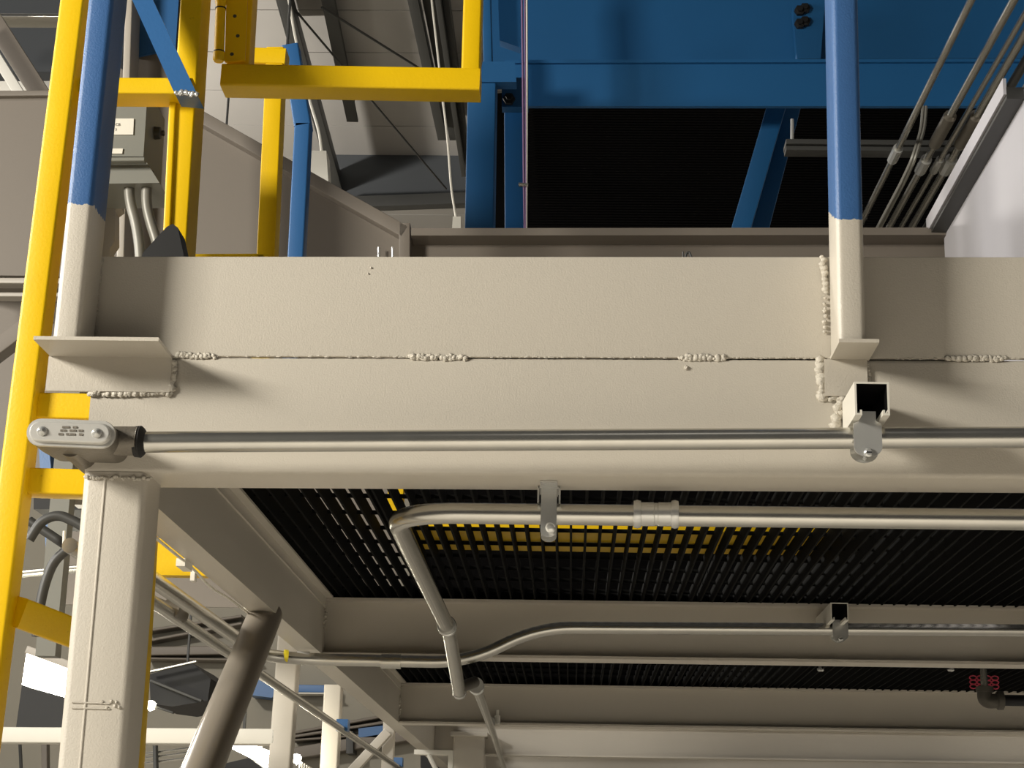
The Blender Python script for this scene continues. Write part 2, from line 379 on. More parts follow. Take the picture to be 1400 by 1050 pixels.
# ------------------------------------------------------------------ front conduit with its pull box
fc_ = thing('conduit', 'galvanized conduit running along the front of the edge beam from an oval pull box', 'conduit')
YC = 2.236
c0, c1 = at(192, 604.5, YC), at(1400, 598, YC); c1 = c1+(c1-c0)*1.1
MB().pipe([c0, c1], .0143, n=28).build('tube', 'galvanized', fc_, sharp=50)
cb = MB()
cc = at(97, 592.5, 2.19); rad = 19.3*mpp(cc)
def oval(cx, cz, L, r, y, n=12):
    return [V((cx+sx*L/2+r*math.cos(a), y, cz+r*math.sin(a))) for sx, a0 in ((1, -90), (-1, 90)) for a in (math.radians(a0+180*k/n) for k in range(n+1))]
Lx = 84*mpp(cc)
def tiltring(ring): return [p+V((0, 0, -(p.x-cc.x)*.025)) for p in ring]
def ovr(r, y, L=Lx): return tiltring(oval(cc.x, cc.z, L, r, y))
cb.loft([ovr(rad*.98, 2.194), ovr(rad*.98, 2.235), ovr(rad*.9, 2.285, Lx*.9)])
pb = cb.build('pull_box', 'cast_metal', fc_, sharp=40)
back = MB(); back.pipe([V((cc.x-.012, 2.235, cc.z-.004)), V((cc.x-.012, 2.30, cc.z-.006)), V((cc.x-.012, 2.42, cc.z-.006))], .0172, n=20); back.build('rear_hub', 'cast_metal', pb)
hub = MB(); hx = at(150, 600, 2.225); he = at(186, 604, 2.232)
hub.lathe(V((cc.x+Lx*.45, 2.232, c0.z+.0005)), (1, 0, 0), [(0, .019), (.02, .0195), (.042, .0195), (.043, .0205)]); hub.build('threaded_hub', 'cast_metal', pb, sharp=40)
MB().lathe(V((cc.x+Lx*.45+.038, 2.234, c0.z)), (1, 0, 0), [(0, .0207), (.008, .0215), (.012, .018), (.014, .0148)]).build('gasket_ring', 'dark_rubber', fc_)
cv = MB(); cv.loft([ovr(rad, 2.194), ovr(rad*1.02, 2.191), ovr(rad*.98, 2.1885), ovr(rad*.78, 2.1885), ovr(rad*.70, 2.1835), ovr(rad*.62, 2.1825)]); cv.build('cover', 'cover_aluminium', pb, sharp=25)
for s in (-1, 1):
    q = MB(); q.lathe(V((cc.x+s*Lx*.45, 2.1825, cc.z-s*Lx*.45*.025)), (0, -1, 0), [(0, .0068), (.001, .0066), (.003, .0055), (.0045, .003), (.006, .0018)], n=16); q.build('cover_screw', 'zinc_bright', pb)
q = MB()
for i, (dx, dz, ln) in enumerate(((-.010, .005, .010), (.004, .005, .006), (-.012, .0005, .008), (.0, .0005, .009), (.012, .0005, .006), (-.014, -.0045, .006), (-.004, -.0045, .012), (.013, -.0045, .005))):
    q.box((cc.x+dx, 2.1815, cc.z+dz), (cc.x+dx+ln, 2.1826, cc.z+dz+.0026))
q.build('cast_marks', 'cast_metal', pb)

def strut(px, ytop, yf, yb, wpx, label, mt='white_trim', strap=None):
    """U channel standing out from the beam, open side down, with a strap that holds the conduit"""
    p = at(px, ytop, yf); w_ = wpx*mpp(p); h = w_; t = .0026; x, z = p.x, p.z
    out = [(-w_/2, 0), (w_/2, 0), (w_/2, -h), (w_/2-.009, -h), (w_/2-.009, -h+.007), (w_/2-.009+t, -h+.007), (w_/2-.009+t, -h+t), (w_/2-t, -h+t), (w_/2-t, -t),
           (-w_/2+t, -t), (-w_/2+t, -h+t), (-w_/2+.009-t, -h+t), (-w_/2+.009-t, -h+.007), (-w_/2+.009, -h+.007), (-w_/2+.009, -h), (-w_/2, -h)]
    root = thing('strut_bracket', label, 'bracket', 'cut strut brackets holding the conduits')
    mb = MB(); mb.loft([[V((x+a, yf, z+b)) for a, b in out], [V((x+a, yb, z+b)) for a, b in out]]); mb.build('strut_channel', mt, root)
    mb = MB(); mb.box((x-w_/2+t, yb-.004, z-h+.004), (x+w_/2-t, yb-.001, z-t)); mb.box((x-w_/2+t, yf+.001, z-t-.0006), (x+w_/2-t, yb, z-t)); mb.box((x-w_/2+t, yf+.001, z-h+.008), (x-w_/2+t+.0006, yb, z-t)); mb.box((x+w_/2-t-.0006, yf+.001, z-h+.008), (x+w_/2-t, yb, z-t)); mb.build('shade_lining', 'black_wall', root)  # thin black faces standing in for the shade inside the channel
    return root, x, z, w_, h
def strap(root, x, ztop, yc, zc, r, wd):
    """pair of straps hooked into the channel, closing round the tube, drawn together by a screw below it"""
    zl = zc-r-.012
    for s in (-1, 1):
        y = yc+s*(r+.002); pr_ = []
        n = 10; hw = wd/2
        pts = [(-hw*.62, ztop), (-hw*.62, zc+r+.004), (-hw, zc+r), (-hw, zl+hw*.55)] + [(hw*math.cos(a), zl+hw*.55+hw*.75*math.sin(a)) for a in (math.radians(180+180*k/n) for k in range(1, n))] + [(hw, zl+hw*.55), (hw, zc+r), (hw*.62, zc+r+.004), (hw*.62, ztop)]
        mb = MB(); mb.loft([[V((x+a, y-.0012, b)) for a, b in pts], [V((x+a, y+.0012, b)) for a, b in pts]]); mb.build('strap', 'zinc_bright', root, sharp=30)
    mb = MB(); mb.lathe((x, yc-r-.003, zl+.002), (0, -1, 0), [(0, .0062), (.003, .006), (.0045, .004)], n=14); mb.lathe((x, yc-r-.003, zl+.002), (0, 1, 0), [(0, .0028), (2*r+.008, .0028)], n=10)
    sc = mb.build('screw', 'zinc_bright', root)
    mb = MB(); mb.box((x-.004, yc-r-.0079, zl+.001), (x+.004, yc-r-.0073, zl+.0025)); mb.build('slot', 'black', root)
s1, sx, sz, sw, sh = strut(1191.5, 522, 2.192, Y0-.001, 47, 'short white strut end under the right guard post, strapping the front conduit')
cz = at(1183, 598.5, YC).z
strap(s1, at(1183.5, 598, YC).x, sz-sh+.012, YC, cz, .0145, 38*mpp(at(1183, 598, YC)))

# ------------------------------------------------------------------ conduit hanging under the edge beam and turning back
ZC = 2.085
cB = thing('conduit', 'galvanized conduit clamped below the edge beam, bending back under the grating', 'conduit')
yB = atz(750, 704, ZC).y
E1 = at(628, 946, 4.05)
p_c = atz(611, 856, ZC)                      # first coupling
xb = (atz(560, 745, ZC).x + p_c.x)/2
MB().pipe([(2.3, yB-.03, ZC+.004), (xb+.002, yB, ZC), (xb, yB+.2, ZC), p_c], .0148, bend=.155, n=28, seg=14).build('tube', 'galvanized', cB, sharp=50)
MB().pipe([p_c, p_c+V((0, .06, -.002)), E1], .0148, bend=.06, n=24).build('drop_tube', 'galvanized', cB, sharp=50)
def collar(p, d, r, L, parent, mt='zinc_bright', name='coupling'):
    return MB().lathe(V(p)-V(d).normalized()*L/2, d, [(0, r+.001), (0, r*1.25), (.005, r*1.34), (.010, r*1.25), (.0105, r*1.12), (L*.45, r*1.12), (L*.46, r*1.06), (L*.54, r*1.06), (L*.55, r*1.12), (L-.0105, r*1.12), (L-.010, r*1.25), (L-.005, r*1.34), (L, r*1.25), (L, r+.001)], n=18).build(name, mt, parent, sharp=30)
collar(atz(897, 703, ZC), (1, -.04, 0), .0150, .062, cB)
collar(p_c, (0, 1, 0), .0150, .04, cB)
dE = (E1-p_c).normalized()
MB().lathe(E1-dE*.006, dE, [(0, .0155), (.008, .0165), (.012, .0165), (.012, .012)]).build('end_cap', 'zinc_bright', cB)
MB().pipe([E1-dE*.035, E1-dE*.035+V((.035, .05, .02))], .013, n=14).build('branch', 'malleable_iron', cB)
q0 = at(651, 938, 4.25); q1 = at(676, 1008, 7.0); q2 = at(693, 1062, 9.6)
tq = (q1-q0).normalized()
MB().lathe(q0-tq*.03, tq, [(0, .019), (.03, .016), (.07, .016), (.072, .019), (.09, .019), (.092, .014)]).build('connector', 'zinc_bright', cB)
MB().pipe([q0, q1, q2], .0125, bend=.1, n=16).build('rear_tube', 'galvanized', cB)
collar(at(671, 987, 6.35), tq, .0125, .05, cB)
# beam clamp
bc = thing('beam_clamp', 'bright zinc beam clamp holding the conduit under the edge beam', 'clamp')
b0 = at(750, 664, Y0+.02); k_ = mpp(b0)
bx_ = b0.x; wB = 24*k_
MB().box((bx_-wB/2, Y0+.03, ZB-.003), (bx_+wB/2, Y0+.125, ZB-.0008)).build('jaw', 'zinc_bright', bc)
mb = MB(); yb_ = yB-.0185
for s in (-1, 1): mb.box((bx_+s*wB*.62-.0012, yb_-.006, ZB-.024), (bx_+s*wB*.62+.0012, yB+.02, ZB-.001))
mb.box((bx_-wB*.62, yb_-.006, ZB-.004), (bx_+wB*.62, yB+.02, ZB-.001)); mb.build('body', 'zinc_bright', bc)
n = 8; zl = ZC-.028
pts = [(-wB*.46, ZB-.004), (-wB*.46, zl)] + [(wB*.46*math.cos(a), zl+wB*.3*math.sin(a)) for a in (math.radians(180+180*k/n) for k in range(1, n))] + [(wB*.46, zl), (wB*.46, ZB-.004)]
for y in (yb_, yB+.0165):
    mb = MB(); mb.loft([[V((bx_+a, y-.0012, b)) for a, b in pts], [V((bx_+a, y+.0012, b)) for a, b in pts]]); mb.build('strap', 'zinc_bright', bc, sharp=30)
mb = MB(); mb.lathe((bx_+.002, yb_-.001, ZC-.021), (.15, -1, -.35), [(0, .007), (.004, .007), (.0042, .005), (.02, .005), (.021, .003)], n=14); mb.build('clamp_screw', 'zinc_bright', bc)

# ------------------------------------------------------------------ conduit in front of the second beam
YD = 4.24
cC = thing('conduit', 'galvanized conduit kinked upwards in front of the second cross beam', 'conduit')
pts = [atz(206, 796, 2.1), atz(316, 876, 2.1), at(368, 899, YD-.35), at(425, 902.5, YD), at(640, 905.5, YD), at(735, 858, YD), at(1400, 862, YD), at(2000, 868, YD)]
pts[2] = V((-.745, 3.75, 2.093))
pts[0] = V((-.76, 2.75, 2.097)); pts = [pts[0], V((-.752, YD, 2.094))] + pts[4:]
MB().pipe(pts, .0150, bend=.16, n=22, seg=10).build('tube', 'galvanized', cC, sharp=50)
cp = at(535, 904, YD); MB().lathe(cp-V((.024, 0, 0)), (1, 0, 0), [(0, .0155), (0, .0185), (.048, .0185), (.048, .0155)]).build('coupling', 'galvanized', cC)
cp = at(405, 899, YD-.01); MB().lathe(cp, (1, .25, 0), [(0, .0153), (.002, .0162), (.03, .0162), (.032, .0153)]).build('silver_patch', 'zinc_bright', cC)
cp = at(395, 897, YD-.03); MB().lathe(cp-V((.012, .004, 0)), (1, .3, -.05), [(0, .0150), (.002, .0155), (.008, .0155), (.010, .0150)]).build('yellow_mark', 'amber', cC)
s2, sx, sz, sw, sh = strut(1147.5, 824, 4.145, 4.405, 24, 'white strut stub on the second cross beam, strapping the kinked conduit')
strap(s2, at(1147.5, 860, YD).x, sz-sh+.012, YD, at(1147, 860, YD).z, .0155, 21*mpp(at(1147, 860, YD)))

# ------------------------------------------------------------------ pipe running back along the outside of the side beam
pB = thing('side_pipe', 'grey pipe with a tee running away beside the side beam', 'pipe')
A = atx(214, 824, -.80); Bp = V((-.80, 9.5, A.z-.03))
MB().pipe([A-V((0, .6, 0)), Bp], .0125, n=14).build('tube', 'galvanized', pB)
tpt = atx(238, 836, -.80); MB().lathe(tpt-V((0, .04, 0)), (0, 1, 0), [(0, .014), (0, .019), (.02, .019), (.024, .017), (.07, .017), (.074, .019), (.09, .019), (.09, .014)]).build('tee', 'cast_metal', pB)
MB().pipe([tpt+V((0, .005, .0)), tpt+V((-.06, .005, .025))], .013, n=12).build('tee_branch', 'cast_metal', pB)
for q in (469, 545): 
    w_ = atx(q, 825+(q-216)*.66, -.80); MB().box(w_-V((.02, .03, .02)), w_+V((.02, .03, .02))).build('clip', 'blue_paint', pB)

fw = thing('flange_wire', 'thin pale wire clipped under the outer edge of the side beam', 'wire')
MB().pipe([(-.689, 2.5, ZB-.003), (-.689, 3.1, ZB-.003), (-.690, 3.25, ZB-.012), (-.689, 3.45, ZB-.004), (-.689, 3.66, ZB-.003)], .0025, bend=.08, n=8).build('wire', 'plate_white', fw)
MB().box((-.70, 3.0, ZB-.014), (-.684, 3.06, ZB-.0005)).build('clip', 'plate_white', fw)
MB().box((-.70, 3.12, ZB-.020), (-.692, 3.14, ZB-.0005)).build('clip', 'plate_white', fw)
# ------------------------------------------------------------------ iron elbow, red wire mesh, loose bits in the second bay
ip = thing('pipe_elbow', 'dark iron pipe elbow below the second bay of grating at the right', 'pipe')
YE = 5.3
e0 = at(1346, 942, YE); e1 = at(1346, 957, YE); e2 = at(1372, 958, YE); kE = mpp(e1)
MB().pipe([e0, e1+V((0, 0, -.004)), e2], 10*kE, bend=.05, n=18).build('elbow', 'malleable_iron', ip)
MB().lathe(at(1346, 939, YE), (0, 0, -1), [(0, 10*kE), (0, 12*kE), (7*kE, 12*kE), (8*kE, 10*kE)]).build('collar', 'malleable_iron', ip)
MB().lathe(at(1362, 957.5, YE), (1, 0, 0), [(0, 10.5*kE), (2*kE, 13*kE), (9*kE, 13*kE), (10*kE, 10*kE)]).build('collar', 'malleable_iron', ip)
MB().pipe([at(1366, 957.5, YE), at(1700, 961, YE)], 7.6*kE, n=16).build('pipe', 'black', ip)
MB().pipe([e0, V((e0.x, e0.y, ZG+.03))], 5*kE, n=12).build('riser', 'galvanized', ip)
rm = MB(); YM = 5.85; a = at(1325, 918, YM); b = at(1366, 942, YM); a.z = ZG
for i in range(4):
    for j in range(3):
        cx = a.x+(b.x-a.x)*(i+.5)/4; cz = a.z+(b.z-a.z)*(j+.5)/3; rx = abs(b.x-a.x)/8; rz = abs(b.z-a.z)/6
        rm.pipe([V((cx+rx*math.cos(t), YM, cz+rz*math.sin(t))) for t in (2*math.pi*k/8 for k in range(9))], .0022, bend=.001, n=5, seg=1)
one('wire_mesh', rm, 'red_wire', 'pinkish red expanded mesh piece hanging behind the iron riser', 'mesh')
for (x, y, lb) in ((1300, 918, 'small shiny bolt tip under the second bay of grating'), (1122, 918, 'dull small bolt tip under the second bay, near its middle')):
    p = atz(x, y, ZG-.006); one('bolt', MB().lathe(p, (0, 0, 1), [(0, .008), (.004, .012), (.010, .012), (.011, .007), (.045, .007)], n=10), 'zinc_bright', lb, 'bolt')

# ------------------------------------------------------------------ yellow ladder, posts and gate
yl = thing('ladder_frame', 'yellow steel ladder frame standing at the left end of the mezzanine', 'ladder')
mb = MB(); a = at(98, 0, 2.57); b = at(17, 640, 2.57); d = (a-b).normalized(); wd = .0405
g0 = b-d*((b.z-.0)/d.z); mb.bar(g0+V((0, .025, 0)), a+d*.6+V((0, .025, 0)), wd, .05, .005); mb.build('stile', 'yellow_paint', yl)
mb = MB(); a = at(192, 785, 2.82); b = at(178.5, 1000, 2.82); d = (a-b).normalized(); mb.bar(b-d*(b.z/d.z), a+d*.12, .042, .05, .005); mb.build('stile', 'yellow_paint', yl)
for (x0, y0, x1, y1, wp, dep, Ya, Yb) in ((36, 553, 170, 556, 36, .04, 2.59, 2.59), (26, 656, 150, 660, 36, .04, 2.59, 2.60), (18, 834, 150, 884, 40, .03, 2.59, 2.80)):
    mb = MB(); fbar(mb, x0, y0, x1, y1, Ya, wp, dep, Y1=Yb); mb.build('rung', 'yellow_paint', yl)
mb = MB(); fbar(mb, 100, 116, 262, 117, 2.60, 24, .055); mb.build('top_rail', 'yellow_paint', yl)
yp = MB(); q0, q1 = at(150, 735, 3.3), at(150, 785, 3.3); yp.box((q0.x, 3.3, q1.z), (-.690, 3.33, q0.z))
one('toe_board', yp, 'yellow_paint', 'yellow board seen between the front column and the side beam', 'board')
gp = thing('gate_post', 'yellow gate post with hinge, behind the toe plate', 'post')
mb = MB(); a = at(261, 0, 2.64); b = at(239, 345, 2.64); d = (a-b).normalized(); mb.bar(b-d*.14+V((0, .036, 0)), a+d*.5+V((0, .036, 0)), .037, .072, .004); mb.build('tube', 'yellow_paint', gp)
mb = MB(); a = at(247, 140, 2.628); b = at(223, 345, 2.628)
fbar(mb, 236, 134, 226, 352, 2.634, 10, .012); mb.build('stop_strip', 'yellow_paint', gp)
gt_ = thing('swing_gate', 'yellow tube swing gate hanging beside the ceiling view, bottom rail scuffed', 'gate')
YG = 2.74
mb = MB(); fbar(mb, 302, 101, 656, 107.5, YG, 33, .055, r=.004); mb.build('bottom_rail', 'yellow_paint', gt_)
mb = MB(); a = at(643, 107, YG); b = at(647, -60, YG); mb.bar(a+V((0, .024, 0)), b+V((0, .024, .5)), 26*mpp(a), .046, .004); mb.build('stile', 'yellow_paint', gt_)
mb = MB(); a = at(322, 100, YG+.01); b = at(327, -60, YG+.01); mb.bar(a+V((0, .035, 0)), b+V((0, .035, .5)), 32*mpp(a), .05, .004); st = mb.build('stile', 'yellow_paint', gt_)
hg = MB(); a = at(299, 84, YG-.004); b = at(302, 3, YG-.004); dd = b-a
hg.lathe(a, dd, [(0, .008), (.004, .0105), (.016, .0105), (.0162, .009), (dd.length-.005, .009), (dd.length, .0105), (dd.length+.05, .0105)], n=16)
hg = hg.build('hinge', 'yellow_paint', gt_)
for t_ in (.0165, .1): MB().lathe(a+dd.normalized()*t_, dd, [(0, .0098), (.0025, .0098)], n=16).build('bearing_ring', 'black', hg)
MB().slab([(310, -20), (339, -18), (335, 82), (307, 84)], YG+.004, .005).build('hinge_leaf', 'yellow_paint', hg)
for q in ((321, 22), (325, 49), (317, 74)): MB().lathe(at(*q, YG+.004), (0, -1, 0), [(0, .0035), (.001, .003), (.0012, .0015)], n=10).build('rivet', 'dark_steel', hg)
fy = thing('guard_rail', 'yellow rectangular guard rail farther back, in front of the sloped grey panel', 'railing')
YF = 3.75
for (x0, y0, x1, y1, wp, dp) in ((376, 64, 342, 800, 25, .06),): mb = MB(); fbar(mb, x0, y0, x1, y1, YF, wp, dp); mb.build('upright', 'yellow_paint', fy)
mb = MB(); fbar(mb, 322, 74, 390, 76, YF-.003, 23, .055); mb.build('top_rail', 'yellow_paint', fy)
mb = MB(); fbar(mb, 240, 351, 360, 350.5, YF, 9, .04); mb.build('bottom_rail', 'yellow_paint', fy)
yr = thing('floor_rail', 'yellow rail lying on the deck, glimpsed through the grating slots', 'rail')
z0 = ZG+HB+.0015; pA = at(560, 735, 3.6); pBq = at(1150, 738, 3.6)
MB().box((pA.x, 3.61, z0), (pBq.x, 3.87, z0+.026)).build('tread', 'yellow_paint', yr)
q0, q1 = at(529, 700, 3.58), at(550, 700, 3.58); MB().box((q0.x, 3.58, z0), (q1.x, 3.615, 2.66)).build('upright', 'yellow_paint', yr)

# ------------------------------------------------------------------ blue guard rail farther back
br = thing('guard_post', 'slim blue guard post with angled top in front of the sloped grey panel', 'post', None)
mb = MB(); fbar(mb, 413, 168, 383, 750, 4.1, 22, .055, r=.004); mb.build('tube', 'blue_paint', br)
mb = MB(); fbar(mb, 413, 170, 396, 60, 4.1, 23, .055, r=.004); mb.build('angled_top', 'blue_paint', br)

# ------------------------------------------------------------------ grey machine guards on the deck
YS = 4.75
sp = thing('sloped_guard', 'grey sheet metal chute side with a sloping flanged top edge', 'panel')
out = [(150, 85), (283, 160), (546, 308), (560, 352)]
ov = [at(x, y, YS+.03) for x, y in out]; ov += [V((ov[-1].x, YS+.03, 2.296)), V((ov[0].x, YS+.03, 2.296))]
MB().poly(ov, .012).build('sheet', 'guard_gray', sp)
mb = MB(); fbar(mb, 262, 152, 553, 316, YS-.012, 17, .05, r=.002); mb.build('top_flange', 'guard_gray', sp)
mb = MB(); fbar(mb, 553, 305, 553, 420, YS-.012, 15, .05, r=.002); mb.build('end_flange', 'guard_gray', sp)
for x in (518, 537): mb = MB(); mb.pipe([at(x, 338, YS), at(x, 420, YS)], .004, n=10); mb.build('stud', 'zinc_bright', sp)
lg_ = thing('lip_channel', 'long grey channel with a turned top lip behind the toe plate', 'channel')
a = at(562, 317, YS-.02); b = at(1294, 317, YS-.02)
mb = MB(); mb.loft([[at(562, 312, YS-.03), at(1296, 311, YS-.03), at(1296, 321, YS-.03), at(562, 322, YS-.03)], [p+V((0, .10, 0)) for p in (at(562, 312, YS-.03), at(1296, 311, YS-.03), at(1296, 321, YS-.03), at(562, 322, YS-.03))]]); mb.build('top_lip', 'guard_gray', lg_)
MB().slab([(562, 320), (1296, 320), (1296, 420), (562, 420)], YS+.05, .01).build('web', 'guard_gray', lg_)
wp_ = thing('white_guard', 'white sheet guard with a raked steel top channel at the right', 'panel')
cA = at(1290, 312, YS); cBz = cA.z
far = V((cA.x, YS, cBz)); near = atz(1400, 122, cBz)
dirn = (near-far).normalized(); near2 = far+dirn*(near-far).length*1.6
mb = MB(); mb.loft([[far, near2, V((near2.x, near2.y, 2.3)), V((far.x, far.y, 2.3))], [p+V((.012, 0, 0)) for p in (far, near2, V((near2.x, near2.y, 2.3)), V((far.x, far.y, 2.3)))]]); mb.build('sheet', 'white_panel', wp_)
mb = MB(); mb.extr([(-.025, -.03), (.03, -.03), (.03, .0), (-.019, .0), (-.019, .02), (-.025, .02)], far+V((-.012, 0, .005)), near+V((-.012, 0, .005)), ref=(0, 0, 1)); mb.build('top_channel', 'dark_steel', wp_)
mb = MB(); mb.extr([(-.004, -.004), (.004, -.004), (.004, .038), (-.004, .038)], far+V((-.045, 0, -.01)), near+V((-.045, 0, -.01)), ref=(0, 0, 1)); mb.build('channel_lip', 'white_panel', wp_)
# grey duct wall at the far left
gl = thing('grey_duct', 'wide grey sheet duct behind the yellow ladder, ribbed along its lower edge', 'duct')
MB().slab([(-60, 129), (150, 128), (150, 378), (-60, 376)], 4.9, .3).build('sheet', 'guard_gray', gl)
for y, wp2 in ((383, 8), (402, 6)): mb = MB(); fbar(mb, -60, y, 150, y+1, 4.86, wp2, .05); mb.build('rib', 'gray_smooth', gl)
MB().slab([(-60, 376), (150, 378), (150, 640), (-60, 640)], 5.15, .1).build('lower_sheet', 'guard_gray', gl)
mb = MB(); fbar(mb, -40, 500, 60, 425, 4.7, 22, .06); mb.build('stay', 'guard_gray', gl)
mb = MB(); fbar(mb, -60, 128, 150, 126, 4.88, 8, .3); mb.build('top_edge', 'guard_gray', gl)
tr = thing('roof_truss', 'pale grey diagonal truss members above the grey duct at the top left', 'truss')
mb = MB(); fbar(mb, -40, -20, 62, 140, 6.2, 26, .12); mb.build('diagonal', 'guard_gray', tr)
mb = MB(); fbar(mb, -40, 22, 40, 150, 6.0, 14, .05); mb.build('diagonal', 'white_trim', tr)
mb = MB(); fbar(mb, -60, 20, 110, 21, 6.5, 5, .1); mb.build('chord', 'galvanized', tr)
mb = MB(); fbar(mb, -60, 118, 150, 116, 6.5, 14, .1); mb.build('chord', 'white_trim', tr)
MB().slab([(-80, -80), (170, -80), (170, 98), (-80, 98)], 7.2, .1).build('dark_panel', 'curtain_dark', tr)
# column with a blue patch between post and brace
cw = thing('painted_column', 'grey steel column with a hazy blue painted band between post and brace', 'column')
MB().slab([(176, -60), (252, -60), (238, 420), (160, 420)], 4.2, .15).build('web', 'guard_gray', cw)
MB().slab([(186, -60), (248, -60), (240, 66), (184, 78)], 4.19, .008).build('blue_band', 'blue_paint', cw)
mb = MB(); fbar(mb, 178, -60, 162, 420, 4.1, 10, .09); mb.build('flange', 'gray_smooth', cw)
# electrical box
ex = thing('junction_box', 'grey electrical box with white label plates behind the yellow frame', 'electrical box')
YX = 3.3
o1 = [at(x, y, YX) for x, y in ((100, 120), (202, 120), (196, 214), (92, 214))]; dep = V((0, .16, 0))
mb = MB(); mb.loft([o1, [p+dep for p in o1]]); mb.build('cabinet', 'box_gray', ex)
o2 = [at(x, y, YX) for x, y in ((92, 214), (196, 214), (212, 252), (92, 252))]
mb = MB(); fbar(mb, 92, 218, 197, 217, YX-.012, 6, .02); mb.build('lid_flange', 'box_gray', ex)
mb = MB(); mb.slab([(90, 222), (200, 221), (218, 250), (86, 252)], YX+.02, .14); mb.build('gland_plate', 'box_gray', ex)
for (x, y, xx, yy) in ((120, 162, 183, 184), (110, 203, 168, 210)):
    mb = MB(); mb.slab([(x, y), (xx, y), (xx-1, yy), (x-1, yy)], YX-.003, .0025); mb.build('label_plate', 'plate_white', ex)
def text(body, p, size, parent, mt='ink'):
    c = bpy.data.curves.new('lettering', 'FONT'); c.body = body; c.size = size; c.extrude = .0002; c.align_x = 'LEFT'
    o = bpy.data.objects.new('lettering', c); me = bpy.data.meshes.new_from_object(o); bpy.data.objects.remove(o)
    t = bpy.data.objects.new('lettering', me); COL.objects.link(t); me.materials.append(M[mt]); t.parent = parent
    t.location = p; t.rotation_euler = (math.radians(90), 0, 0); return t
text('CB', at(157.5, 172, YX-.0036), .0085, ex); text('3', at(157, 178.5, YX-.0036), .0075, ex)
mb = MB(); p = at(212, 182, YX+.08); mb.lathe(p, (1, 0, 0), [(0, .014), (.012, .013), (.014, .006), (.02, .006)], n=14); mb.build('knob', 'dark_steel', ex)
pz_ = at(120, 240, YX+.14); MB().box((pz_.x-.02, YX+.16, 2.0), (pz_.x+.02, YX+.2, pz_.z+.25)).build('stand', 'box_gray', ex)
for pts in (((176, 238), (177, 275), (186, 305), (192, 345), (190, 470), (187, 680)), ((201, 238), (200, 280), (206, 305), (216, 335), (222, 470), (215, 680))):
    P = [at(x, y, YX+.05) for x, y in pts]; mb = MB(); mb.pipe(P, 7.2*mpp(P[0]), bend=.05, n=16); h_ = mb.build('flex_conduit', 'flex_gray', ex)
    mb = MB(); mb.lathe(P[0]+V((0, 0, .006)), P[1]-P[0], [(0, 9*mpp(P[0])), (.012, 9*mpp(P[0])), (.014, 7.5*mpp(P[0]))], n=8); mb.build('gland', 'malleable_iron', h_)
mb = MB(); mb.slab([(140, 262), (164, 262), (164, 283), (157, 288), (157, 330), (150, 340), (150, 500), (120, 690), (100, 690), (130, 300)], YX+.22, .04)
one('folded_plate', mb, 'gray_smooth', 'grey folded plate beside the flexible conduits behind the left guard post', 'plate')
mb = MB(); outl = [(176, 392), (196, 345), (213, 326), (228, 310), (236, 306), (243, 311), (251, 348), (256, 392)]
one('black_shroud', MB().slab(outl, 2.42, .05), 'black', 'matte black pointed shroud poking up behind the toe plate', 'shroud')
mb = MB(); mb.pipe([at(934, 354, 2.304), at(934, 344, 2.304)], .0012, n=6); mb.pipe([at(937, 354, 2.304), at(938, 347, 2.304), at(942, 344, 2.304), at(946, 354, 2.304)], .0018, bend=.01, n=8)
one('wire_clip', mb, 'dark_steel', 'tiny bent wire clip on top of the toe plate', 'clip')

# ------------------------------------------------------------------ blue overhead steel frame
YU = 5.9
bf = thing('overhead_gantry', 'blue bolted steel frame with crossbeams and diagonal brace behind the channel', 'steel frame')
mb = MB(); mb.slab([(690, 84), (1500, 83), (1500, 145), (690, 145)], YU, .02); mb.slab([(690, 82), (1500, 80), (1500, 84), (690, 86)], YU-.015, .16); lowb = mb.build('crossbeam', 'blue_steel', bf)
mb = MB(); mb.slab([(664, -120), (1500, -120), (1500, 78), (664, 84)], YU+.55, .02); mb.build('upper_girder', 'blue_steel', bf)
mb = MB(); fbar(mb, 659, 98, 653, 420, YU-.35, 39, .14, r=.004); mb.build('post', 'blue_steel', bf)
mb = MB(); fbar(mb, 668, 128, 662, -120, YU-.30, 12, .08, r=.004); mb.build('post', 'blue_steel', bf)
mb = MB(); mb.slab([(660, 84), (704, 84), (706, 112), (654, 112)], YU-.36, .06); mb.build('cap_plate', 'blue_steel', bf)
mb = MB(); fbar(mb, 703, 140, 705, 420, YU-.1, 28, .10, r=.004); mb.build('post', 'blue_steel', bf)
mb = MB(); mb.slab([(679, -60), (711, -60), (711, 65), (683, 55)], YU-.15, .05); mb.build('gusset', 'blue_steel', bf)
mb = MB(); mb.slab([(686, 106), (722, 106), (722, 146), (686, 146)], YU-.2, .05); mb.build('splice_plate', 'blue_steel', bf)
for q in ((694, 110), (696, 137)): MB().lathe(at(*q, YU-.2), (0, -1, 0), [(0, .022), (.018, .022), (.02, .012), (.035, .012)], n=6).build('bolt', 'black', bf)
mb = MB(); fbar(mb, 1066, 130, 988, 400, YU+.25, 26, .14, r=.004); mb.build('diagonal', 'blue_steel', bf)
mb = MB(); fbar(mb, 1083, 130, 1012, 400, YU+.38, 32, .05, r=.004); mb.build('diagonal_flange', 'blue_steel', bf)
mb = MB(); mb.slab([(1084, 10), (1128, 0), (1122, 80), (1090, 80)], YU+.48, .05); mb.build('gusset', 'blue_steel', bf)
for q in ((1093, 16), (1100, 13), (1093, 34), (1100, 31)): MB().lathe(at(*q, YU+.48), (0, -1, 0), [(0, .022), (.018, .022), (.02, .012), (.03, .012)], n=6).build('bolt', 'black', bf)
